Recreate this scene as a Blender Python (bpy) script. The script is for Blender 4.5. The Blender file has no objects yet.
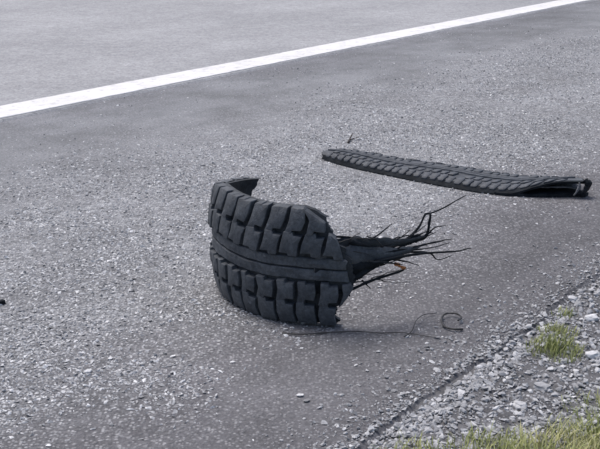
import bpy, math, random
import numpy as np
from mathutils import Vector, noise
random.seed(7)
rng = np.random.default_rng(11)
SC = bpy.context.scene
COL = SC.collection

# ------------------------------------------------------------------ camera, sky, sun, exposure
cam = bpy.data.cameras.new('camera')
cam.sensor_width = 36.0
cam.lens = 63.0
cam.clip_start = 0.05
cam.clip_end = 2000.0
cam_o = bpy.data.objects.new('camera', cam)
COL.objects.link(cam_o)
cam_o.location = (0, 0, 0.90)
cam_o.rotation_euler = (math.radians(90 - 17.42), 0, 0)
SC.camera = cam_o

SUN_EL, SUN_AZ = math.radians(64), math.radians(312)      # soft light through cloud, from beyond the lane
W = bpy.data.worlds.new('World')
SC.world = W
W.use_nodes = True
wn, wl = W.node_tree.nodes, W.node_tree.links
wn.clear()
sky = wn.new('ShaderNodeTexSky')
sky.sky_type = 'NISHITA'
sky.sun_disc = False
sky.sun_elevation = SUN_EL
sky.sun_rotation = SUN_AZ
sky.dust_density = 5.0
sky.air_density = 1.0
hs = wn.new('ShaderNodeHueSaturation')
hs.inputs['Saturation'].default_value = 1.0               # a cloud layer greys the sky out
bg = wn.new('ShaderNodeBackground')
bg.inputs['Strength'].default_value = 0.12
wo = wn.new('ShaderNodeOutputWorld')
wl.new(sky.outputs[0], hs.inputs['Color'])
wl.new(hs.outputs[0], bg.inputs['Color'])
wl.new(bg.outputs[0], wo.inputs['Surface'])

sl = bpy.data.lights.new('sun', 'SUN')
sl.energy = 1.2
sl.angle = math.radians(24)
sl.color = (1.0, 0.98, 0.97)
so = bpy.data.objects.new('sun', sl)
COL.objects.link(so)
sd = Vector((math.sin(SUN_AZ) * math.cos(SUN_EL), math.cos(SUN_AZ) * math.cos(SUN_EL), math.sin(SUN_EL)))
so.rotation_euler = (-sd).to_track_quat('-Z', 'Y').to_euler()
so.location = sd * 30

SC.view_settings.view_transform = 'Standard'
SC.view_settings.look = 'None'
SC.view_settings.gamma = 1.0
SC.view_settings.use_curve_mapping = False
SC.view_settings.exposure = 0.45
SC.render.engine = 'CYCLES'
SC.cycles.filter_width = 2.5
SC.cycles.max_bounces = 6
SC.cycles.use_denoising = True

# ------------------------------------------------------------------ helpers
A = Vector((0.5942, 0.8043, 0))       # along the road
B = Vector((-0.8043, 0.5942, 0))      # across the road, towards the lanes
A2, B2 = np.array(A[:2]), np.array(B[:2])

def road(al, ac, z=0.0):
    return (A.x * al + B.x * ac, A.y * al + B.y * ac, z)

def sm(a, b, x):
    t = np.clip((x - a) / (b - a), 0, 1)
    return t * t * (3 - 2 * t)

def mesh_obj(name, V, F, mat, parent=None, smooth=False):
    me = bpy.data.meshes.new(name)
    me.from_pydata([tuple(v) for v in V], [], F)
    me.materials.append(mat)
    if smooth:
        me.polygons.foreach_set('use_smooth', [True] * len(me.polygons))
    me.update()
    o = bpy.data.objects.new(name, me)
    COL.objects.link(o)
    if parent:
        o.parent = parent
    return o

def tag(o, label=None, cat=None, group=None, kind=None):
    if label: o['label'] = label
    if cat: o['category'] = cat
    if group: o['group'] = group
    if kind: o['kind'] = kind
    return o

def empty(name, loc=(0, 0, 0)):
    o = bpy.data.objects.new(name, None)
    COL.objects.link(o)
    o.location = loc
    o.empty_display_size = 0.1
    return o

class Nodes:
    def __init__(s, name):
        s.m = bpy.data.materials.new(name)
        s.m.use_nodes = True
        s.n, s.l = s.m.node_tree.nodes, s.m.node_tree.links
        s.b = s.n['Principled BSDF']
        s.geo = s.n.new('ShaderNodeNewGeometry')
        s.P = s.geo.outputs['Position']
    def link(s, a, b): s.l.new(a, b)
    def noise(s, scale, detail=4, rough=0.6, vec=None):
        t = s.n.new('ShaderNodeTexNoise')
        t.inputs['Scale'].default_value = scale
        t.inputs['Detail'].default_value = detail
        t.inputs['Roughness'].default_value = rough
        s.link(vec or s.P, t.inputs['Vector'])
        return t.outputs['Fac']
    def voro(s, scale, feat='F1', out='Distance', rnd=1.0):
        t = s.n.new('ShaderNodeTexVoronoi')
        t.feature = feat
        t.inputs['Scale'].default_value = scale
        t.inputs['Randomness'].default_value = rnd
        s.link(s.P, t.inputs['Vector'])
        return t.outputs[out]
    def ramp(s, fac, stops, interp='LINEAR'):
        r = s.n.new('ShaderNodeValToRGB')
        r.color_ramp.interpolation = interp
        e = r.color_ramp.elements
        while len(e) < len(stops): e.new(0.5)
        for k, (p, c) in enumerate(stops):
            e[k].position = p
            e[k].color = (c, c, c, 1) if not isinstance(c, tuple) else (*c, 1)
        s.link(fac, r.inputs['Fac'])
        return r.outputs['Color']
    def mix(s, fac, a, b, mode='MIX'):
        x = s.n.new('ShaderNodeMix')
        x.data_type = 'RGBA'
        x.blend_type = mode
        for sock, val in ((x.inputs[0], fac), (x.inputs[6], a), (x.inputs[7], b)):
            if hasattr(val, 'is_linked'): s.link(val, sock)
            elif isinstance(val, tuple): sock.default_value = (*val, 1)
            elif sock.type == 'RGBA': sock.default_value = (val, val, val, 1)
            else: sock.default_value = val
        return x.outputs[2]
    def math(s, op, a, b=0.0, clamp=False):
        x = s.n.new('ShaderNodeMath')
        x.operation = op
        x.use_clamp = clamp
        for sock, val in ((x.inputs[0], a), (x.inputs[1], b)):
            if hasattr(val, 'is_linked'): s.link(val, sock)
            else: sock.default_value = val
        return x.outputs[0]
    def dot(s, v):
        x = s.n.new('ShaderNodeVectorMath')
        x.operation = 'DOT_PRODUCT'
        s.link(s.P, x.inputs[0])
        x.inputs[1].default_value = v
        return x.outputs['Value']
    def stretch(s, along, across):
        """position in road axes, scaled per axis"""
        c = s.n.new('ShaderNodeCombineXYZ')
        s.link(s.math('MULTIPLY', s.dot(A), along), c.inputs[0])
        s.link(s.math('MULTIPLY', s.dot(B), across), c.inputs[1])
        return c.outputs[0]
    def attr(s, name):
        a = s.n.new('ShaderNodeAttribute')
        a.attribute_name = name
        return a.outputs['Fac']
    def finish(s, col, rough=0.9, height=None, dist=0.004, strength=1.0, spec=0.3):
        if hasattr(col, 'is_linked'): s.link(col, s.b.inputs['Base Color'])
        else: s.b.inputs['Base Color'].default_value = (*col, 1)
        if hasattr(rough, 'is_linked'): s.link(rough, s.b.inputs['Roughness'])
        else: s.b.inputs['Roughness'].default_value = rough
        s.b.inputs['Specular IOR Level'].default_value = spec
        if height is not None:
            bp = s.n.new('ShaderNodeBump')
            bp.inputs['Distance'].default_value = dist
            bp.inputs['Strength'].default_value = strength
            s.link(height, bp.inputs['Height'])
            s.link(bp.outputs[0], s.b.inputs['Normal'])
        return s.m

# ------------------------------------------------------------------ materials
def mat_shoulder():
    m = Nodes('worn_shoulder_asphalt')
    warp = m.math('MULTIPLY', m.math('SUBTRACT', m.noise(1.1, 3), 0.5), 0.7)
    ac = m.math('ADD', m.dot(B), warp)
    acn = m.math('DIVIDE', ac, 4.0)
    # coarse chip zone between two smoother strips
    coarse = m.ramp(acn, [(0.27, 0.12), (0.37, 0.85), (0.60, 0.9), (0.74, 0.12)])
    binder = m.ramp(acn, [(0.22, (0.118, 0.118, 0.127)), (0.31, (0.140, 0.140, 0.151)), (0.41, (0.235, 0.243, 0.257)),
                          (0.62, (0.240, 0.248, 0.264)), (0.80, (0.190, 0.198, 0.213)), (0.90, (0.172, 0.178, 0.194))])
    big = m.ramp(m.noise(0.9, 6, 0.65), [(0.3, 0.76), (0.7, 1.24)])
    streak = m.ramp(m.noise(1.0, 4, 0.6, m.stretch(0.9, 9.0)), [(0.3, 0.88), (0.7, 1.10)])
    col = m.mix(1.0, m.mix(1.0, binder, big, 'MULTIPLY'), streak, 'MULTIPLY')
    grain = m.ramp(m.noise(110, 5, 0.75), [(0.30, 0.55), (0.70, 1.50)])
    col = m.mix(0.85, col, m.mix(1.0, col, grain, 'MULTIPLY'))
    def layer(scale, r0, r1):
        sep = m.n.new('ShaderNodeSeparateColor')
        m.link(m.voro(scale, 'F1', 'Color'), sep.inputs[0])
        v = m.ramp(sep.outputs[0], [(0.0, (0.10, 0.103, 0.109)), (0.38, (0.22, 0.226, 0.238)), (0.66, (0.43, 0.44, 0.46)), (1.0, (0.74, 0.75, 0.77))])
        return v, m.ramp(m.voro(scale), [(r0, 1.0), (r1, 0.0)])
    c1, s1 = layer(150, 0.30, 0.55)
    c2, s2 = layer(88, 0.22, 0.46)
    patch = m.ramp(m.noise(6, 5, 0.65), [(0.40, 0.05), (0.60, 1.0)])
    blot = m.ramp(m.noise(2.6, 6, 0.7), [(0.34, 0.74), (0.60, 1.10)])
    col = m.mix(1.0, col, blot, 'MULTIPLY')
    f1 = m.math('MULTIPLY', m.math('MULTIPLY', s1, m.ramp(coarse, [(0, 0.18), (1, 0.9)])), 0.85)
    f2 = m.math('MULTIPLY', m.math('MULTIPLY', s2, coarse), patch)
    col = m.mix(f1, col, c1)
    col = m.mix(f2, col, c2)
    clump = m.ramp(m.noise(34, 4, 0.7), [(0.32, 0.66), (0.68, 1.36)])
    col = m.mix(coarse, col, m.mix(1.0, col, clump, 'MULTIPLY'))
    h = m.math('ADD', m.math('ADD', m.math('MULTIPLY', f1, 0.45), m.math('MULTIPLY', f2, 0.9)), m.math('MULTIPLY', m.noise(120, 4, 0.7), 0.7))
    return m.finish(col, 0.88, h, 0.006, 0.9, 0.3)

def mat_lane():
    m = Nodes('pale_lane_surface')
    big = m.ramp(m.noise(0.7, 6, 0.68), [(0.3, (0.283, 0.290, 0.306)), (0.7, (0.383, 0.391, 0.409))])
    streak = m.ramp(m.noise(1.0, 5, 0.6, m.stretch(0.5, 2.4)), [(0.28, 0.92), (0.72, 1.06)])
    col = m.mix(1.0, big, streak, 'MULTIPLY')
    mott = m.ramp(m.noise(16, 5, 0.7), [(0.3, 0.84), (0.7, 1.14)])
    col = m.mix(1.0, col, mott, 'MULTIPLY')
    grain = m.ramp(m.noise(75, 4, 0.75), [(0.3, 0.62), (0.7, 1.38)])
    col = m.mix(0.9, col, m.mix(1.0, col, grain, 'MULTIPLY'))
    spot = m.ramp(m.voro(48), [(0.10, 0.45), (0.20, 1.0)])
    col = m.mix(0.5, col, m.mix(1.0, col, spot, 'MULTIPLY'))
    return m.finish(col, 0.85, m.noise(150, 4, 0.7), 0.004, 0.7, 0.3)

def mat_paint():
    m = Nodes('white_road_paint')
    wear = m.ramp(m.noise(26, 6, 0.7), [(0.54, 0.0), (0.72, 0.75)])
    tint = m.ramp(m.noise(5, 5, 0.6), [(0.3, (0.66, 0.66, 0.665)), (0.7, (0.78, 0.78, 0.785))])
    col = m.mix(wear, tint, (0.33, 0.33, 0.345))
    return m.finish(col, 0.7, m.noise(150, 4, 0.7), 0.003, 0.5, 0.3)

def mat_soil():
    m = Nodes('verge_soil')
    c = m.ramp(m.noise(14, 6, 0.7), [(0.3, (0.13, 0.131, 0.138)), (0.7, (0.30, 0.302, 0.315))])
    c = m.mix(m.ramp(m.noise(1.4, 4), [(0.5, 0.0), (0.7, 0.35)]), c, (0.10, 0.105, 0.07))
    return m.finish(c, 0.95, m.noise(90, 6, 0.75), 0.012, 1.0, 0.2)

def mat_stone(name, lo, mid, hi):
    m = Nodes(name)
    c = m.ramp(m.attr('tint'), [(0.0, lo), (0.55, mid), (1.0, hi)])
    c = m.mix(1.0, c, m.ramp(m.noise(140, 4, 0.7), [(0.3, 0.72), (0.7, 1.22)]), 'MULTIPLY')
    return m.finish(c, 0.85, m.noise(260, 3, 0.7), 0.001, 0.6, 0.35)

def mat_rubber(name, dark, dusty, amount, rough=0.62, spec=0.42):
    m = Nodes(name)
    dust = m.ramp(m.noise(24, 6, 0.7), [(0.50 - 0.24 * amount, 0.0), (0.78, 0.85)])
    c = m.mix(dust, dark, dusty)
    scuff = m.ramp(m.noise(75, 5, 0.75), [(0.58, 0.0), (0.68, 0.45 * min(1.0, amount))])
    c = m.mix(scuff, c, tuple(min(1.0, 1.7 * x) for x in dusty))
    c = m.mix(1.0, c, m.ramp(m.noise(130, 4, 0.7), [(0.3, 0.7), (0.7, 1.3)]), 'MULTIPLY')
    r = m.ramp(m.noise(40, 4), [(0.3, rough - 0.1), (0.7, rough + 0.15)])
    h = m.math('ADD', m.noise(330, 3, 0.7), m.math('MULTIPLY', m.noise(45, 4, 0.6), 1.5))
    return m.finish(c, r, h, 0.0015, 0.8, spec)

def mat_grass(name, lo, mid, hi):
    m = Nodes(name)
    c = m.ramp(m.attr('tint'), [(0.0, lo), (0.6, mid), (1.0, hi)])
    m.b.inputs['Transmission Weight'].default_value = 0.0
    return m.finish(c, 0.65, None, spec=0.25)

M = dict(
    shoulder=mat_shoulder(), lane=mat_lane(), paint=mat_paint(), soil=mat_soil(),
    chip=mat_stone('pale_aggregate', (0.20, 0.206, 0.217), (0.48, 0.49, 0.51), (0.80, 0.81, 0.825)),
    gravel=mat_stone('grey_gravel', (0.22, 0.226, 0.236), (0.38, 0.388, 0.405), (0.64, 0.65, 0.665)),
    rubber=mat_rubber('tyre_rubber', (0.014, 0.018, 0.023), (0.060, 0.071, 0.084), 0.6),
    block=mat_rubber('worn_tread_rubber', (0.036, 0.044, 0.055), (0.120, 0.134, 0.152), 0.8),
    dusty=mat_rubber('dusty_tread_rubber', (0.034, 0.041, 0.050), (0.120, 0.131, 0.150), 1.1, 0.6),
    ply=mat_rubber('torn_and_shaded_rubber', (0.010, 0.013, 0.017), (0.034, 0.040, 0.048), 0.3, 0.8, 0.15),
    catchlight=mat_rubber('catchlight_rubber', (0.10, 0.105, 0.115), (0.24, 0.245, 0.26), 0.9),  # pale grey standing in for light caught on torn rubber
    wire=mat_rubber('dark_steel_wire', (0.030, 0.030, 0.034), (0.06, 0.058, 0.056), 0.5, 0.5),
    rust=mat_rubber('orange_rubber_scrap', (0.42, 0.16, 0.05), (0.50, 0.24, 0.10), 0.5),
    twig=mat_rubber('dark_dry_twig', (0.035, 0.030, 0.030), (0.08, 0.07, 0.065), 0.6, 0.8),
    grass=mat_grass('verge_grass', (0.18, 0.22, 0.085), (0.38, 0.41, 0.17), (0.58, 0.55, 0.31)),
)

# ------------------------------------------------------------------ setting: ground, shoulder, lane, line
def nz(x, y, s=1.0, z=0.0):
    return noise.noise(Vector((x * s, y * s, z)))

def verge_z(al, ac):
    if ac > 0.92: return -0.055
    d = 0.9 - ac
    return -0.005 - 0.045 * min(d, 8) + 0.008 * nz(al, ac, 5) + 0.005 * nz(al, ac, 17)

def grid_sheet(name, als, acs, zf, mat, skirt=None):
    V, F = [], []
    n = len(acs)
    for al in als:
        for ac in acs:
            V.append(road(al, ac, zf(al, ac)))
    for i in range(len(als) - 1):
        for j in range(n - 1):
            a = i * n + j
            F.append((a, a + n, a + n + 1, a + 1)[::-1])
    return mesh_obj(name, V, F, mat, smooth=True)

als = [-400, -100, -30, -10, -3] + list(np.arange(0, 5.0, 0.05)) + [5.5, 6.5, 8, 11, 16, 30, 60, 150, 400]
acs = [-400, -150, -50, -15, -6, -3, -1.5, -0.8] + list(np.arange(-0.4, 0.95, 0.04)) + [1.2, 3, 8, 14.2, 16, 30, 100, 400]
ground = grid_sheet('ground', als, acs, lambda al, ac: verge_z(al, ac) if ac < 14.2 else -0.03, M['soil'])
tag(ground, kind='structure')

def strip_slab(name, al0, al1, edge0, edge1, top, bottom, mat, step):
    """paved slab with a broken near edge, a bevelled lip and real thickness"""
    fine = np.arange(0, 9, 0.02)
    als = np.concatenate([np.linspace(al0, 0, 25)[:-1], fine, np.linspace(9, al1, 40)])
    V, F = [], []
    k = 7
    for al in als:
        e0, e1 = edge0(al), edge1(al)
        V += [road(al, e0 - 0.004, bottom), road(al, e0, top - 0.010), road(al, e0 + 0.014, top - 0.001),
              road(al, e0 + 0.06, top), road(al, (e0 + e1) / 2, top), road(al, e1 - 0.002, top), road(al, e1, bottom)]
    for i in range(len(als) - 1):
        for j in range(k - 1):
            a = i * k + j
            F.append((a, a + 1, a + k + 1, a + k))
    return tag(mesh_obj(name, V, F, mat), kind='structure')

def shoulder_edge(al):
    return 0.855 + 0.022 * nz(al, 0.0, 2.3) + 0.016 * nz(al, 3.0, 9) + 0.007 * nz(al, 7.0, 31)

def lane_edge(al):
    return 3.540 + 0.010 * nz(al, 11.0, 0.8) + 0.006 * nz(al, 5.0, 6)

strip_slab('road_shoulder', -25, 90, shoulder_edge, lambda al: 3.62, 0.0, -0.06, M['shoulder'], .02)
strip_slab('road_lane', -25, 90, lane_edge, lambda al: 10.9, 0.009, -0.05, M['lane'], .02)
strip_slab('far_shoulder', -25, 90, lambda al: 10.9, lambda al: 14.0, 0.0, -0.06, M['shoulder'], .02)

V, F = [], []
als = np.concatenate([np.linspace(-25, 1.5, 60), np.arange(1.55, 14, 0.04), np.linspace(14.1, 90, 80)])
for al in als:
    e0 = 3.570 + 0.006 * nz(al, 20, 1.1) + 0.005 * nz(al, 21, 13) + 0.006 * nz(al, 33, 41)
    e1 = 3.780 + 0.006 * nz(al, 25, 1.1) + 0.005 * nz(al, 27, 13) + 0.006 * nz(al, 39, 41)
    V += [road(al, e0, 0.0095), road(al, e0 + 0.003, 0.013), road(al, e1 - 0.003, 0.013), road(al, e1, 0.0095)]
for i in range(len(als) - 1):
    for j in range(3):
        a = i * 4 + j
        F.append((a, a + 1, a + 5, a + 4))
line = tag(mesh_obj('road_edge_line', V, F, M['paint']), kind='structure')

# ------------------------------------------------------------------ loose stone masses
def rocks(name, P, size, mat, tint, flat=0.55, base='box', sink=0.35):
    """many angular stones in one mesh: P (n,3) base points, size (n,)"""
    if base == 'chip':
        bv = np.array([(0.5, 0.1, 0), (-0.5, -0.1, 0), (0.1, 0.5, 0.05), (-0.1, -0.5, -0.05), (0.08, 0.05, 0.5), (0, 0, -0.5)], float)
        bf = np.array([(0, 2, 4), (2, 1, 4), (1, 3, 4), (3, 0, 4), (2, 0, 5), (1, 2, 5), (3, 1, 5), (0, 3, 5)])
    elif base == 'box':
        bv = np.array([(x, y, z) for x in (-1, 1) for y in (-1, 1) for z in (-1, 1)], float) * 0.5
        bf = np.array([(0, 1, 3, 2), (4, 6, 7, 5), (0, 4, 5, 1), (2, 3, 7, 6), (0, 2, 6, 4), (1, 5, 7, 3)])
    else:
        g = (1 + 5 ** .5) / 2
        bv = np.array([(-1, g, 0), (1, g, 0), (-1, -g, 0), (1, -g, 0), (0, -1, g), (0, 1, g), (0, -1, -g), (0, 1, -g),
                       (g, 0, -1), (g, 0, 1), (-g, 0, -1), (-g, 0, 1)], float) / 3.6
        bf = np.array([(0, 11, 5), (0, 5, 1), (0, 1, 7), (0, 7, 10), (0, 10, 11), (1, 5, 9), (5, 11, 4), (11, 10, 2), (10, 7, 6),
                       (7, 1, 8), (3, 9, 4), (3, 4, 2), (3, 2, 6), (3, 6, 8), (3, 8, 9), (4, 9, 5), (2, 4, 11), (6, 2, 10),
                       (8, 6, 7), (9, 8, 1)])
    n, nb = len(P), len(bv)
    X = bv[None] * np.array([1.0, 0.72, flat])[None, None] * rng.uniform(0.7, 1.3, (n, 1, 3))
    X = X + rng.normal(0, 0.11, (n, nb, 3)) * np.array([1, .8, flat])
    q = rng.normal(0, 0.28, (n, 2))
    a = rng.uniform(0, 2 * np.pi, n)
    x, y, z = X[..., 0], X[..., 1], X[..., 2]
    cx, sx = np.cos(q[:, :1]), np.sin(q[:, :1])
    y, z = y * cx - z * sx, y * sx + z * cx
    cx, sx = np.cos(q[:, 1:]), np.sin(q[:, 1:])
    x, z = x * cx - z * sx, x * sx + z * cx
    ca, sa = np.cos(a)[:, None], np.sin(a)[:, None]
    x, y = x * ca - y * sa, x * sa + y * ca
    X = np.stack([x, y, z], -1) * size[:, None, None]
    X[..., 2] -= X[..., 2].min(1, keepdims=True) * (1 - sink)
    X[..., 2] -= sink * size[:, None] * flat * 0.5
    X += P[:, None, :]
    Fi = (bf[None] + (np.arange(n) * nb)[:, None, None]).reshape(-1, bf.shape[1])
    me = bpy.data.meshes.new(name)
    k = bf.shape[1]
    me.vertices.add(n * nb)
    me.vertices.foreach_set('co', X.reshape(-1).astype(np.float32))
    me.loops.add(Fi.size)
    me.loops.foreach_set('vertex_index', Fi.reshape(-1).astype(np.int32))
    me.polygons.add(len(Fi))
    me.polygons.foreach_set('loop_start', (np.arange(len(Fi)) * k).astype(np.int32))
    me.polygons.foreach_set('loop_total', np.full(len(Fi), k, np.int32))
    me.update(calc_edges=True)
    me.polygons.foreach_set('use_smooth', np.zeros(len(Fi), bool))
    at = me.attributes.new('tint', 'FLOAT', 'FACE')
    at.data.foreach_set('value', np.repeat(tint, len(bf)).astype(np.float32))
    me.materials.append(mat)
    o = bpy.data.objects.new(name, me)
    COL.objects.link(o)
    return o

def fieldnoise(al, ac, s, z=0.0):
    return np.array([nz(x, y, s, z) for x, y in zip(al, ac)])

# chips of pale aggregate standing proud of the shoulder, thickest in the middle strip
n = 290000
al = 0.6 + 8.4 * rng.random(n) ** 1.55
ac = rng.uniform(0.9, 3.53, n)
ns = fieldnoise(al, ac, 1.3) + 0.8 * fieldnoise(al, ac, 5.0, 3)
acw = ac + 0.28 * fieldnoise(al, ac, 0.9, 9)
dens = (0.05 + 0.95 * sm(1.10, 1.45, acw)) * (0.06 + 0.94 * (1 - sm(2.25, 2.95, acw)))
dens *= np.clip(0.55 + 1.35 * ns, 0.05, 1)
keep = rng.random(n) < dens
al, ac = al[keep], ac[keep]
P = np.stack([A2[0] * al + B2[0] * ac, A2[1] * al + B2[1] * ac, np.zeros(len(al))], 1)
size = 0.0055 + 0.0085 * rng.random(len(al)) ** 2.6
tint = np.clip(rng.beta(1.2, 1.5, len(al)), 0, 1)
chips = rocks('asphalt_chips', P, size, M['chip'], tint, 0.36, 'chip', 0.42)
tag(chips, 'pale stone chips standing proud of the grey road shoulder', 'stone chips', kind='stuff')

# gravel of the verge, spilling a little over the asphalt edge
n = 112000
al = 0.7 + 4.3 * rng.random(n) ** 1.3
ac = 0.90 - 0.75 * rng.random(n) ** 0.9
spill = rng.random(n) < 0.16
ac[spill] = 0.84 + np.abs(rng.normal(0, 0.085, spill.sum())) - 0.03
patch = fieldnoise(al, ac, 3.0, 5)
keep = rng.random(n) < np.clip(0.85 + 0.6 * patch, 0.35, 1)
al, ac = al[keep], ac[keep]
def loose_z(a_, c):
    e = shoulder_edge(a_)
    return 0.0 if c > e + 0.012 else (-0.008 if c > e - 0.004 else (max(verge_z(a_, c), -0.016) if c > e - 0.035 else verge_z(a_, c)))
zz = np.array([loose_z(a_, c) for a_, c in zip(al, ac)])
P = np.stack([A2[0] * al + B2[0] * ac, A2[1] * al + B2[1] * ac, zz], 1)
size = 0.0042 + 0.0125 * rng.random(len(al)) ** 5.0
size[ac > 0.86] *= 0.72
gravel = rocks('gravel', P, size, M['gravel'], np.clip(rng.beta(2.0, 2.3, len(al)), 0, 1), 0.42, 'ico', 0.25)
tag(gravel, 'loose grey gravel along the edge of the road', 'gravel', kind='stuff')

def stone(name, x, y, size, tint, label, rot=0.0, flat=0.42, cat='stone', mat='gravel', z=None):
    g = (1 + 5 ** .5) / 2
    import bmesh
    bm = bmesh.new()
    bmesh.ops.create_icosphere(bm, subdivisions=2, radius=0.5)
    seed = x * 31 + y * 17
    for v in bm.verts:
        d = v.co.normalized()
        r = 1 + 0.55 * noise.noise(d * 1.3 + Vector((seed, 0, 0))) + 0.18 * noise.noise(d * 3.5 + Vector((0, seed, 0)))
        v.co = d * 0.5 * r
        v.co.x = math.copysign(min(abs(v.co.x), 0.46), v.co.x)
        v.co.z = math.copysign(min(abs(v.co.z), 0.36), v.co.z)
        v.co = Vector((v.co.x * size, v.co.y * size * 0.7, v.co.z * size * flat))
    me = bpy.data.meshes.new(name)
    bm.to_mesh(me)
    bm.free()
    at = me.attributes.new('tint', 'FLOAT', 'FACE')
    at.data.foreach_set('value', [tint] * len(me.polygons))
    me.materials.append(M[mat])
    o = bpy.data.objects.new(name, me)
    COL.objects.link(o)
    p = Vector((x, y, 0))
    aa, cc = p.dot(A), p.dot(B)
    gz = z if z is not None else (0.0 if cc > shoulder_edge(aa) else verge_z(aa, cc))
    zmin = min(v.co.z for v in me.vertices)
    o.location = (x, y, gz - zmin * 0.8)
    o.rotation_euler = (0, 0, rot)
    return tag(o, label, cat)

ST = [
    (0.655, 2.190, 0.036, 0.97, 'whitish flat stone at the right edge of the gravel, level with the loop of wire', 0.3),
    (0.605, 1.990, 0.040, 0.88, 'pale flat stone at the right edge just below the green tuft', 0.1),
    (0.640, 2.300, 0.028, 0.80, 'pale pebble above the whitish stone at the right edge of the gravel', 1.0),
    (0.346, 1.858, 0.024, 0.05, 'small dark stone in the gravel below the pavement edge', 0.4),
    (0.411, 1.773, 0.030, 0.70, 'light grey stone in the gravel just above the bottom grass', 2.0),
    (0.470, 1.850, 0.034, 0.45, 'mid grey angular stone in the gravel between the tuft and the bottom grass', 2.6),
    (-0.419, 1.894, 0.017, 0.98, 'bright white pebble on the coarse asphalt toward the lower left', 0.5),
    (-0.385, 1.955, 0.014, 0.95, 'smaller white pebble just beyond the bright one at the lower left', 1.5),
    (0.0, 1.790, 0.015, 0.95, 'white pebble lying alone on the asphalt below the standing tread', 0.2),
    (0.012, 1.768, 0.014, 0.02, 'dark pebble touching the white one below the standing tread', 0.9),
    (0.228, 1.672, 0.022, 0.55, 'grey stone on the crumbling pavement edge near the bottom', 0.9),
]
for (x, y, sz, t, lab, rt) in ST:
    stone('stone' if sz > 0.02 else 'pebble', x, y, sz, t, lab, rt)

# ------------------------------------------------------------------ tyre pieces
def catmull(pts, n=6):
    P = [Vector(p) for p in pts]
    P = [P[0] * 2 - P[1]] + P + [P[-1] * 2 - P[-2]]
    out = []
    for i in range(1, len(P) - 2):
        for k in range(n):
            t = k / n
            a, b, c, d = P[i - 1], P[i], P[i + 1], P[i + 2]
            out.append(0.5 * ((2 * b) + (c - a) * t + (2 * a - 5 * b + 4 * c - d) * t * t + (3 * b - a - 3 * c + d) * t ** 3))
    out.append(P[-2])
    return out

def tube(name, pts, r0, r1, mat, parent=None, sides=6, jit=0.0, n=6):
    C = catmull(pts, n)
    V, F = [], []
    for i, p in enumerate(C):
        t = (C[min(i + 1, len(C) - 1)] - C[max(i - 1, 0)]).normalized()
        u = t.cross(Vector((0.13, 0.21, 1))).normalized()
        w = t.cross(u)
        f = i / (len(C) - 1)
        r = (r0 + (r1 - r0) * f) * (1 + jit * nz(f * 9, r0 * 900, 1.7, pts[0][0] * 40))
        q = p + Vector((nz(f * 6, 1, 1, pts[0][2] * 50), nz(f * 6, 2, 1, pts[0][2] * 50), nz(f * 6, 3, 1, pts[0][2] * 50))) * jit * 0.004
        for k in range(sides):
            a = 2 * math.pi * k / sides
            V.append(q + u * math.cos(a) * r + w * math.sin(a) * r)
    for i in range(len(C) - 1):
        for k in range(sides):
            a, b = i * sides + k, i * sides + (k + 1) % sides
            F.append((a, b, b + sides, a + sides))
    F.append(tuple(range(sides))[::-1])
    F.append(tuple(range((len(C) - 1) * sides, len(C) * sides)))
    return mesh_obj(name, V, F, mat, parent, smooth=True)

def ribbon(name, pts, widths, thick, mat, parent, up=Vector((0, 0, 1)), rag=0.16, n=16):
    """torn strip of ply: flat section, ragged edges, tapering"""
    C = catmull(pts, n)
    V, F = [], []
    m = len(C)
    for i, p in enumerate(C):
        f = i / (m - 1)
        t = (C[min(i + 1, m - 1)] - C[max(i - 1, 0)]).normalized()
        nrm = t.cross(up).normalized()
        wv = nrm.cross(t).normalized()
        x = f * (len(widths) - 1)
        k = min(int(x), len(widths) - 2)
        w = widths[k] + (widths[k + 1] - widths[k]) * (x - k)
        wu = w * (0.5 + rag * nz(f * 14, 1, 1, pts[0][2] * 77) - 0.16 * abs(nz(f * 21, 2, 1, pts[0][2] * 77)) ** 0.5 * f)
        wd = w * (0.5 + rag * nz(f * 14, 5, 1, pts[0][2] * 77) - 0.22 * abs(nz(f * 24, 6, 1, pts[0][2] * 77)) ** 0.5 * f)
        tw = 0.004 * nz(f * 5, 9, 1, pts[0][2] * 31)
        a, b = p + wv * wu + nrm * tw, p - wv * wd - nrm * tw
        V += [a + nrm * thick / 2, p + nrm * (thick * 0.5 + 0.002), b + nrm * thick / 2,
              b - nrm * thick / 2, p - nrm * thick / 2, a - nrm * thick / 2]
    for i in range(m - 1):
        for k in range(6):
            a, b = i * 6 + k, i * 6 + (k + 1) % 6
            F.append((a, b, b + 6, a + 6))
    F.append((5, 4, 3, 2, 1, 0))
    F.append(tuple(range((m - 1) * 6, m * 6)))
    return mesh_obj(name, V, F, mat, parent, smooth=True)

def interp(tab, x):
    return float(np.interp(x, [t[0] for t in tab], [t[1] for t in tab]))

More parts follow.
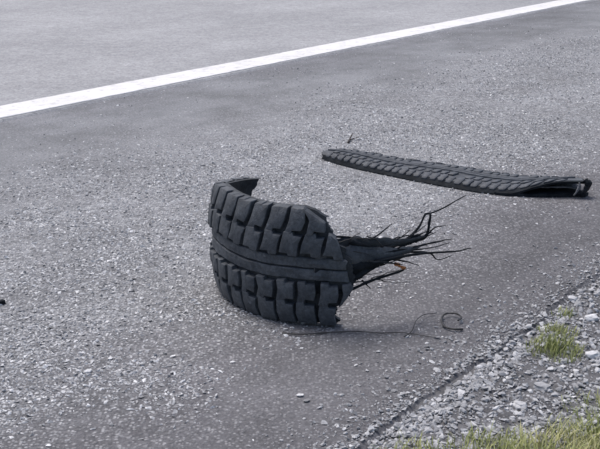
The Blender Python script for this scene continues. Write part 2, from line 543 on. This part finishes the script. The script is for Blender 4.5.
def block_mesh(name, quad, h, mapf, mat, parent, bev=0.0022, round_=0.16, seed=0):
    """one tread block: rounded quadrilateral in (s, v), mapped onto the tread surface; quad goes round"""
    Q = [Vector((q[0], q[1])) for q in quad]
    ring = []
    for i in range(len(Q)):
        p, a, b = Q[i], Q[i - 1], Q[(i + 1) % len(Q)]
        ring += [p + (a - p) * round_, p + (b - p) * round_]
    c = sum(ring, Vector((0, 0))) / len(ring)
    V, F = [], []
    k = len(ring)
    for lev, (hh, ins) in enumerate(((-0.003, -0.0014), (h - bev, 0.0), (h - bev * 0.3, bev * 0.45), (h, bev * 1.1))):
        for p in ring:
            d = (c - p)
            q = p + d.normalized() * ins
            w = (0.0016 * nz(q.x * 60, q.y * 60, 1, seed) - 0.0016 * max(0, nz(q.x * 140, q.y * 140, 1, seed + 5))) if lev else 0
            V.append(mapf(q.x, q.y, hh + w))
    V.append(mapf(c.x, c.y, h + 0.0002 + 0.0010 * nz(c.x * 50, c.y * 50, 1, seed)))
    for l in range(3):
        for i in range(k):
            a, b = l * k + i, l * k + (i + 1) % k
            F.append((a, b, b + k, a + k))
    for i in range(k):
        F.append((3 * k + i, 3 * k + (i + 1) % k, 4 * k))
    o = mesh_obj(name, V, F, mat, parent)
    me = o.data
    me.polygons.foreach_set('use_smooth', [p.vertices[0] >= 2 * k or p.vertices[-1] >= 2 * k for p in me.polygons])
    return o

def shell(name, ss, vs, mapf, thick, mat, parent, edge=None, mat2=None):
    """closed sheet following mapf; edge(s, v) may move s"""
    V, F = [], []
    ns_, nv = len(ss), len(vs)
    for h in (0.0, -thick):
        for s in ss:
            for v in vs:
                V.append(mapf(edge(s, v) if edge else s, v, h))
    o_ = ns_ * nv
    for i in range(ns_ - 1):
        for j in range(nv - 1):
            a = i * nv + j
            F.append((a, a + nv, a + nv + 1, a + 1))
            F.append((o_ + a, o_ + a + 1, o_ + a + nv + 1, o_ + a + nv))
    for i in range(ns_ - 1):
        for j in (0, nv - 1):
            a = i * nv + j
            q = (a, a + nv, o_ + a + nv, o_ + a)
            F.append(q if j else q[::-1])
    for j in range(nv - 1):
        for i in (0, ns_ - 1):
            a = i * nv + j
            q = (a, a + 1, o_ + a + 1, o_ + a)
            F.append(q if i == 0 else q[::-1])
    o = mesh_obj(name, V, F, mat, parent, smooth=False)
    return o

# ---- piece standing on its edge
TW = 0.262                                   # tread width
def build_path():
    """ground line of the standing piece, from its torn end round to its far end"""
    ks = [(0.0, 4.03), (0.08, 3.64), (0.16, 3.41), (0.24, 3.56), (0.32, 3.74), (0.40, 3.59), (0.46, 9.0), (0.54, 12.0), (0.70, 12.0)]
    ds = 0.002
    x, y, a = 0.0798, 2.1255, math.radians(178.8)
    fw = []
    s = 0.0
    while s < 0.62:
        fw.append((s, x, y, a))
        x += math.cos(a) * ds
        y += math.sin(a) * ds
        a -= interp(ks, s) * ds
        s += ds
    return np.array(fw)
PATH = build_path()
def stand_map(s, v, h):
    if s < 0:
        x, y, a = PATH[0][1:]
        x, y = x + math.cos(a) * s, y + math.sin(a) * s
    else:
        x = np.interp(s, PATH[:, 0], PATH[:, 1])
        y = np.interp(s, PATH[:, 0], PATH[:, 2])
        a = np.interp(s, PATH[:, 0], PATH[:, 3])
    nx, ny = -math.sin(a), math.cos(a)       # outward is to the left of travel
    u = v / TW
    crown = 0.013 * (1 - (2 * u - 1) ** 2) - 0.004 * abs(2 * u - 1) ** 9
    o = h + crown
    return Vector((x + nx * o, y + ny * o, 0.004 + v * (1 - 0.11 * float(sm(0.34, 0.50, s))) + 0.004 * nz(s * 8, 1, 1)))

TEAR = [(0.0, 0.0), (0.012, -0.006), (0.025, 0.004), (0.045, 0.0), (0.058, -0.018), (0.075, -0.022), (0.09, -0.036), (0.12, -0.035),
        (0.15, -0.03), (0.175, -0.016), (0.19, 0.000), (0.20, 0.004), (0.215, 0.012), (0.235, 0.020), (0.25, 0.034), (0.257, 0.050), (0.262, 0.066)]
def tear(v):
    return interp(TEAR, v) + 0.010 * nz(v * 75, 2, 1) + 0.008 * nz(v * 170, 4, 1)
S_END = 0.60
def far_end(v):
    return interp([(0.0, 0.44), (0.10, 0.47), (0.16, 0.50), (0.20, 0.55), (0.235, 0.568), (0.262, 0.578)], v) + 0.006 * nz(v * 60, 8, 1)

tread = empty('tyre_tread_piece', (-0.06, 2.27, 0))
tag(tread, 'curved black truck tyre tread standing on edge with shredded cords on its right end', 'tyre tread')
def under(parent):
    """let parts keep world coordinates under an Empty placed at the thing's base"""
    off = Vector(parent.location)
    for ch in parent.children:
        ch.location = -off

vs = np.linspace(0, TW, 110)
us = np.linspace(0, 1, 90)
shell('casing', us, vs, lambda u, v, h: stand_map(tear(v) + u * (far_end(v) - tear(v)), v, h), 0.013, M['rubber'], tread)

PITCH = 0.0455
def lug(s0, v0, v1, w, skew, low, high, hook):
    """stepped outline: the lower and upper edges break half way, the sides lean and hook"""
    m0 = s0 + w * random.uniform(.42, .58)
    j = lambda a=.0017: random.uniform(-a, a)
    side = (v0 + v1) / 2
    return [(s0 + j(), v0 + low + j()), (m0, v0 + low + j()), (m0 + .002, v0 - low + j()), (s0 + w + j(), v0 - low + j()),
            (s0 + w + skew * .5 + hook + j(), side + j()), (s0 + w + skew + j(), v1 + high + j()),
            (m0 + skew + .002, v1 + high + j()), (m0 + skew, v1 - high + j()), (s0 + skew + j(), v1 - high + j()),
            (s0 + skew * .5 + hook * .8 + j(), side + j())]
def clip_lug(P, lo, hi):
    Q = [(min(max(s, lo(v)), hi(v)), v) for s, v in P]
    out = []
    for q in Q:
        if not out or (abs(q[0] - out[-1][0]) + abs(q[1] - out[-1][1])) > 0.0012: out.append(q)
    ar = 0.5 * abs(sum(out[i - 1][0] * out[i][1] - out[i][0] * out[i - 1][1] for i in range(len(out))))
    return out, ar
# lower edge, upper edge, lean, phase, step of lower and upper outline, hook of the sides
ROWS = [(0.002, 0.050, 0.002, -0.004, 0.0, .0040, .0025), (0.055, 0.099, -0.002, 0.000, .0040, .0030, -.0030),
        (0.162, 0.2065, -0.010, -0.010, -.0030, .0042, .0025), (0.2115, 0.262, -0.012, 0.026, .0042, 0.0, -.0020)]
for r, (v0, v1, skew, ph, low, high, hook) in enumerate(ROWS):
    for k in range(-2, 13):
        w = PITCH - 0.0080 + random.uniform(-.0015, .001)
        P, ar = clip_lug(lug(ph + k * PITCH + random.uniform(-.0015, .0015), v0, v1, w, skew, low, high, hook),
                         lambda v: tear(v) + 0.0015, lambda v: far_end(v) - 0.004)
        if len(P) < 4 or ar < 0.0003:
            continue
        block_mesh('tread_block', P, 0.0165 + random.uniform(-.003, .001), stand_map, M['block'], tread, 0.0012, 0.06, k * 3.1 + r)

def rib(name, v0, v1, h, mapf, s0f, s1f, mat, parent, amp=0.0006, per=0.083, n=120):
    V, F = [], []
    for i in range(n + 1):
        u = i / n
        prof = [(v0, -0.003), (v0 + 0.001, h - 0.002), (v0 + 0.003, h), ((v0 + v1) / 2, h + 0.0006), (v1 - 0.003, h), (v1 - 0.001, h - 0.002), (v1, -0.003)]
        for (v, hh) in prof:
            sa, sb = s0f(v), s1f(v)
            s = sa + (sb - sa) * u
            z = amp * math.asin(math.sin(2 * math.pi * s / per)) / 1.57
            V.append(mapf(s, v + z, hh + 0.0040 * nz(s * 32, v * 60, 1, 4) + 0.0016 * nz(s * 120, v * 150, 1, 6)))
    k = 7
    for i in range(n):
        for j in range(k - 1):
            a = i * k + j
            F.append((a, a + k, a + k + 1, a + 1))
    F += [tuple(range(k)), tuple(range(n * k, n * k + k))[::-1]]
    return mesh_obj(name, V, F, mat, parent)
rib('centre_rib', 0.1045, 0.1305, 0.0070, stand_map, lambda v: tear(v) + .012 + .016 * nz(v * 140, 3, 1), lambda v: far_end(v) - .004, M['block'], tread)
rib('centre_rib', 0.1320, 0.1565, 0.0062, stand_map, lambda v: tear(v) + .012 + .016 * nz(v * 140, 3, 1), lambda v: far_end(v) - .004, M['block'], tread)

# torn plies running out of the right end
ribbon('torn_ply', [(0.032, 2.119, 0.187), (0.097, 2.136, 0.179), (0.163, 2.159, 0.177), (0.219, 2.179, 0.174), (0.275, 2.198, 0.184)], [.052, .046, .034, .020, .004], .004, M['rubber'], tread)
ribbon('torn_ply', [(0.032, 2.114, 0.161), (0.096, 2.126, 0.155), (0.162, 2.149, 0.154), (0.218, 2.168, 0.157), (0.263, 2.184, 0.165)], [.060, .054, .040, .024, .004], .004, M['block'], tread)
ribbon('torn_ply', [(0.032, 2.114, 0.134), (0.097, 2.126, 0.133), (0.152, 2.145, 0.135), (0.196, 2.161, 0.145)], [.050, .036, .022, .003], .004, M['ply'], tread)
ribbon('torn_ply', [(0.032, 2.114, 0.104), (0.086, 2.122, 0.106), (0.126, 2.136, 0.115), (0.163, 2.149, 0.127)], [.055, .040, .018, .003], .004, M['ply'], tread)
ribbon('torn_ply', [(0.045, 2.116, 0.075), (0.080, 2.122, 0.083), (0.110, 2.132, 0.088)], [.040, .030, .008], .005, M['ply'], tread)
CORDS = [
    ([(0.053, 2.121, 0.209), (0.096, 2.136, 0.202), (0.156, 2.156, 0.193), (0.199, 2.172, 0.22)], .0045, .0014),
    ([(0.187, 2.187, 0.164), (0.232, 2.203, 0.173), (0.261, 2.213, 0.197), (0.276, 2.219, 0.226), (0.292, 2.224, 0.229), (0.322, 2.235, 0.239), (0.37, 2.251, 0.262)], .0050, .0014),
    ([(0.254, 2.201, 0.171), (0.279, 2.21, 0.18), (0.285, 2.212, 0.207), (0.288, 2.213, 0.23)], .0060, .0030),
    ([(0.184, 2.157, 0.161), (0.241, 2.176, 0.163), (0.286, 2.192, 0.169), (0.337, 2.21, 0.173)], .0065, .0012),
    ([(0.162, 2.139, 0.144), (0.218, 2.158, 0.149), (0.274, 2.178, 0.151), (0.343, 2.202, 0.147), (0.381, 2.215, 0.15)], .0060, .0014),
    ([(0.075, 2.108, 0.086), (0.112, 2.121, 0.088), (0.163, 2.139, 0.105), (0.218, 2.158, 0.116), (0.232, 2.163, 0.124)], .0060, .0024),
    ([(0.150, 2.125, 0.149), (0.194, 2.14, 0.142), (0.222, 2.151, 0.134)], .0040, .0016),
    ([(0.090, 2.136, 0.085), (0.098, 2.136, 0.080), (0.109, 2.14, 0.065)], .0050, .0020),
    ([(0.135, 2.150, 0.098), (0.142, 2.152, 0.091), (0.154, 2.156, 0.076)], .0030, .0012),
    ([(0.200, 2.170, 0.160), (0.250, 2.190, 0.172), (0.300, 2.205, 0.190)], .0030, .0010),
    ([(0.200, 2.165, 0.150), (0.240, 2.175, 0.158), (0.290, 2.190, 0.160), (0.330, 2.200, 0.168)], .0030, .0010),
]
for k in range(12):
    a0 = random.uniform(-0.75, 0.95)
    x0 = random.uniform(0.17, 0.25)
    L = random.uniform(0.05, 0.11)
    z0 = 0.160 + 0.018 * a0
    y0 = 2.130 + 0.35 * (x0 - 0.08)
    CORDS.append(([(x0, y0, z0), (x0 + L * .5, y0 + L * .18, z0 + L * .22 * a0), (x0 + L * .7, y0 + L * .25, z0 + L * (.34 * a0 + random.uniform(-.12, .12))),
                   (x0 + L, y0 + L * .35, z0 + L * .5 * a0)], random.uniform(.0025, .0048), .0010))
for pts, r0, r1 in CORDS:
    tube('torn_cord', pts, r0 * .72, r1 * .8, M['ply'], tread, 6, 0.3)
for k in range(20):                          # fine cords fanned out of the torn plies
    z0 = random.uniform(0.085, 0.205)
    x0 = random.uniform(0.07, 0.17)
    L = random.uniform(0.04, 0.12)
    dz = (0.155 - z0) * random.uniform(-0.2, 0.7) + random.uniform(-0.02, 0.025)
    y0 = 2.124 + 0.35 * (x0 - 0.08) + random.uniform(-0.012, 0.006)
    tube('torn_cord', [(x0, y0, z0), (x0 + L * 0.5, y0 + L * 0.2, z0 + dz * 0.4 + random.uniform(-.006, .006)), (x0 + L, y0 + L * 0.38, z0 + dz)],
         random.uniform(.0008, .0018), .0005, M['wire'], tread, 5, 0.4, 5)
for k in range(9):                           # flat rubber slivers peeling off the plies
    z0 = 0.105 + 0.011 * k
    x0 = random.uniform(0.08, 0.15)
    L = random.uniform(0.05, 0.10)
    y0 = 2.121 + 0.35 * (x0 - 0.08)
    ribbon('torn_sliver', [(x0, y0, z0), (x0 + L * .5, y0 + L * .17, z0 + (0.158 - z0) * .35), (x0 + L, y0 + L * .36, z0 + (0.158 - z0) * .55 + random.uniform(-.012, .012))],
           [.012, .009, .001], .0025, M['block'] if k % 2 else M['ply'], tread, n=6)
sc = tube('orange_scrap', [(0.206, 2.150, 0.137), (0.216, 2.152, 0.131), (0.224, 2.154, 0.126), (0.229, 2.156, 0.122)], .004, .003, M['rust'], tread, 6, 0.8, 4)
sc['label'] = 'small orange scrap caught among the torn cords'
under(tread)

# ---- long piece lying flat
strip = empty('tyre_tread_strip', (0.45, 3.40, 0))
tag(strip, 'long flat strip of grey tyre tread lying on the asphalt with its end lifted', 'tyre tread')
T = Vector((0.785, -0.62, 0)).normalized()
N = Vector((0.62, 0.785, 0)).normalized()
O = Vector((0.058, 3.640, 0))
SL = 0.99
def strip_width(s): return interp([(0, .09), (0.05, .13), (0.18, .185), (0.45, .225), (0.8, .245), (1.0, .22)], s)
BEND = [(0, .010), (.1, -.015), (.2, -.032), (.445, -.045), (.6, -.042), (.7, -.032), (.775, -.012), (.85, .035), (.945, .110), (1.0, .155)]
def strip_bend(s): return sum(interp(BEND, s + d) for d in (-.04, -.02, 0, .02, .04)) / 5
def strip_map(s, v, h):
    """s along from the far tip; v 0 (near edge) .. 1 (far edge)"""
    w = strip_width(s)
    bend = strip_bend(s)
    lift = sm(0.73, 0.90, s)
    top = 0.022 + 0.006 * nz(s * 5, 1, 1)
    arch = top * (1 - abs(2 * v - 1) ** 5) + 0.004
    flat = arch * (1 - lift) + (0.050 * (1 - v) ** 0.8 + arch * (0.2 + 0.5 * v)) * lift
    y = w * (0.02 + 0.96 * v) + bend + lift * 0.006
    p = O + T * s + N * y
    return Vector((p.x, p.y, max(0.003, flat + h * 0.9))) + N * (h * (v - 0.5) * 0.6)
def s_from(v): return 0.0 + 0.05 * abs(v - 0.35) + 0.010 * nz(v * 9, 1, 1)
def s_to(v): return 0.955 - 0.10 * v + 0.012 * nz(v * 12, 5, 1)
vs = np.concatenate([np.linspace(0, .12, 6)[:-1], np.linspace(.12, .88, 14), np.linspace(.88, 1, 6)[1:]])
strip_casing = shell('casing', np.linspace(0, 1, 80), vs, lambda u, v, h: strip_map(s_from(v) + u * (s_to(v) - s_from(v)), v, h), 0.008, M['ply'], strip)  # darker rubber paints in the shade of the near side
strip_casing.data.materials.append(M['dusty'])         # road dust lies in the grooves of the upper face
nv_ = len(vs)
for pl in strip_casing.data.polygons:
    i0 = min(pl.vertices)
    if max(pl.vertices) < 80 * nv_ and 4 <= i0 % nv_ < nv_ - 5:
        pl.material_index = 1
for r, (v0, v1, skew, ph) in enumerate([(0.05, 0.20, .004, 0.0), (0.235, 0.385, .004, 0.014), (0.615, 0.765, -.004, 0.005), (0.80, 0.93, -.004, 0.019)]):
    for k in range(0, 34):
        s0 = 0.035 + ph + k * 0.0300 + random.uniform(-.002, .002)
        s1 = s0 + 0.0205 + random.uniform(-.002, .002)
        quad = [(s0, v0), (s1, v0), (s1 + skew, v1), (s0 + skew, v1)]
        if s0 < s_from(v0) + .004 or s1 > s_to(v1) - 0.012 or random.random() < 0.06: continue
        block_mesh('tread_block', quad, 0.0044 + random.uniform(-.0018, .0010),
                   lambda s, v, h: strip_map(s, v, h), M['dusty'], strip, 0.0012, 0.12, k * 2.3 + r * 9)
def strip_rib(v0, v1):
    V, F = [], []
    prof = [(v0, -.002), (v0 + .008, .0055), ((v0 + v1) / 2, .006), (v1 - .008, .0055), (v1, -.002)]
    n = 90
    for i in range(n + 1):
        for v, h in prof:
            s = s_from(v) + .01 + (s_to(v) - .012 - s_from(v) - .01) * i / n
            V.append(strip_map(s, v + 0.008 * math.sin(s / 0.0455 * 6.283), h))
    for i in range(n):
        for j in range(4):
            a = i * 5 + j
            F.append((a, a + 5, a + 6, a + 1))
    return mesh_obj('centre_rib', V, F, M['dusty'], strip)
strip_rib(0.425, 0.495)
strip_rib(0.505, 0.575)
# lower ply left on the ground under the lifted end, pale ribbons painting in caught light, and the hooked end
def sp(s, y, z):
    p = O + T * s + N * (y + strip_bend(s))
    return (p.x, p.y, z)
V, F = [], []
n = 26
for i in range(n + 1):
    f = i / n
    s = 0.72 + 0.235 * f
    y0 = 0.004 + 0.010 * nz(s * 12, 3, 1) + 0.012 * f
    for y, z in ((y0, 0.002), (y0, 0.010 + 0.003 * nz(s * 25, 2, 1)), (y0 + 0.09 * (1 - .8 * f * f), 0.012), (y0 + 0.17 * (1 - .85 * f * f), 0.010), (y0 + 0.17 * (1 - .85 * f * f), 0.002)):
        V.append(sp(s, y, z))
for i in range(n):
    for j in range(4):
        a = i * 5 + j
        F.append((a, a + 1, a + 6, a + 5)[::-1])
F += [(0, 1, 2, 3, 4), tuple(n * 5 + j for j in range(5))[::-1]]
lp = mesh_obj('lower_ply', V, F, M['ply'], strip)
ribbon('painted_catchlight', [sp(0.80, 0.060, 0.017), sp(0.85, 0.055, 0.024), sp(0.90, 0.045, 0.026), sp(0.935, 0.030, 0.022)], [.006, .016, .012, .006], .003, M['catchlight'], strip, up=N)  # painted gleam of light inside the hollow
ribbon('end_flap', [sp(0.950, 0.020, 0.056), sp(0.960, 0.012, 0.046), sp(0.958, 0.006, 0.028), sp(0.950, 0.006, 0.006)], [.030, .040, .040, .030], .006, M['ply'], strip, up=N, rag=.15)
ribbon('painted_catchlight', [sp(0.940, 0.006, 0.050), sp(0.944, 0.000, 0.038), sp(0.940, -0.004, 0.024), sp(0.932, -0.004, 0.010)], [.008, .012, .012, .008], .003, M['catchlight'], strip, up=N, rag=.15)  # torn edge catching light, put in as a pale ribbon
under(strip)

# ---- loose wires, twig, scrap
tag(tube('steel_cord', [(-0.039, 2.082, .003), (0.0, 2.071, .004), (0.054, 2.082, .003), (0.108, 2.088, .004), (0.172, 2.082, .003), (0.236, 2.077, .004), (0.291, 2.056, .003)], 0.0016, .0009, M['wire'], None, 6, .5),
    'thin dark tyre cord lying straight on the asphalt below the torn end', 'tyre cord')
tag(tube('steel_cord', [(0.221, 2.061, .003), (0.239, 2.082, .006), (0.254, 2.132, .010), (0.277, 2.172, .008), (0.308, 2.195, .003)], .0013, .0008, M['wire'], None, 6, .3),
    'fine bowed tyre cord arching between the straight cord and the coiled loop', 'tyre cord')
tag(tube('wire_loop', [(0.352, 2.100, .004), (0.332, 2.096, .005), (0.313, 2.114, .005), (0.312, 2.152, .006), (0.326, 2.177, .008), (0.346, 2.177, .009), (0.356, 2.154, .010), (0.346, 2.134, .010)], .0026, .0018, M['wire'], None, 6, .6),
    'small dark coiled loop of tyre cord lying near the gravel edge', 'tyre cord')
tw = empty('dry_twig', (0.19, 3.92, 0))
tag(tw, 'tiny dark forked twig on the asphalt beyond the lying tread strip', 'twig')
tube('stem', [(0.183, 3.895, .004), (0.192, 3.945, .008), (0.205, 3.985, .020)], .0045, .0018, M['twig'], tw, 6, .6)
tube('side_shoot', [(0.190, 3.925, .007), (0.208, 3.940, .009), (0.226, 3.950, .013)], .0026, .0012, M['twig'], tw, 6, .6)
under(tw)
stone('rubber_scrap', -0.690, 2.256, 0.022, 0.0, 'black scrap of rubber on the asphalt at the far left edge', 0.7, 0.7, 'rubber scrap', 'ply')

# ------------------------------------------------------------------ grass
def blades(name, pts, hmin, hmax, wid, mat, lean=0.6):
    V, F, tint = [], [], []
    for (x, y, z, hs_, t) in pts:
        h = random.uniform(hmin, hmax) * hs_
        a = random.uniform(0, 6.283)
        dx, dy = math.cos(a), math.sin(a)
        le = random.uniform(0.15, lean) * h
        w = wid * random.uniform(0.6, 1.3)
        b = len(V)
        px, py = -dy, dx
        for f in (0, 0.4, 0.75):
            ww = w * (1 - f * 0.55)
            cx, cy, cz = x + dx * le * f * f, y + dy * le * f * f, z + h * f * (1 - 0.15 * f * lean)
            V += [(cx - px * ww, cy - py * ww, cz), (cx, cy, cz - ww * 0.5), (cx + px * ww, cy + py * ww, cz)]
        V.append((x + dx * le, y + dy * le, z + h * (1 - 0.2 * lean)))
        for l in range(2):
            for j in range(2):
                q = b + l * 3 + j
                F.append((q, q + 1, q + 4, q + 3))
        F += [(b + 6, b + 7, b + 9), (b + 7, b + 8, b + 9)]
        tint += [min(1, max(0, t + random.uniform(-.25, .25)))] * 6
    o = mesh_obj(name, V, F, mat)
    at = o.data.attributes.new('tint', 'FLOAT', 'FACE')
    at.data.foreach_set('value', tint)
    return o

def tuft(x, y, r, n, hmin, hmax, label, tint=0.45):
    p = Vector((x, y, 0))
    pts = []
    for _ in range(n):
        a, d = random.uniform(0, 6.283), r * random.random() ** 0.7
        X, Y = x + math.cos(a) * d, y + math.sin(a) * d
        q = Vector((X, Y, 0))
        pts.append((X, Y, verge_z(q.dot(A), q.dot(B)) - .003, 1.0 - 0.4 * d / r, tint))
    o = blades('grass_tuft', pts, hmin, hmax, 0.0011, M['grass'])
    return tag(o, label, 'grass', 'green tufts in the gravel')

tuft(0.535, 2.020, 0.062, 520, .014, .040, 'low green grass tuft in the middle of the gravel strip', .40)
tuft(0.560, 2.110, 0.048, 260, .012, .032, 'wispy green grass tuft just beyond the denser one in the gravel', .5)
tuft(0.600, 2.210, 0.030, 60, .014, .034, 'thin sprig of grass farthest up the gravel strip', .45)

pts = []
for _ in range(80000):
    X, Y = random.uniform(-0.2, 1.2), random.uniform(0.9, 2.2)
    q = Vector((X, Y, 0))
    a_, c_ = q.dot(A), q.dot(B)
    edge = 0.775 + 0.05 * nz(a_, 0, 4.0, 3) - 0.42 * (a_ - 1.43)
    dd = edge - c_ + 0.10 * nz(X, Y, 9)
    if dd < 0 or random.random() > min(1, 0.10 + dd / 0.16): continue
    yell = 0.45 + 0.5 * nz(X, Y, 7, 8) + 0.15
    pts.append((X, Y, verge_z(a_, c_) - .004, 0.6 + min(0.9, dd * 3.5), yell))
gr = blades('verge_grass', pts, .016, .058, 0.0011, M['grass'], 0.8)
tag(gr, 'yellow green grass growing thickly along the bottom of the gravel verge', 'grass', kind='stuff')
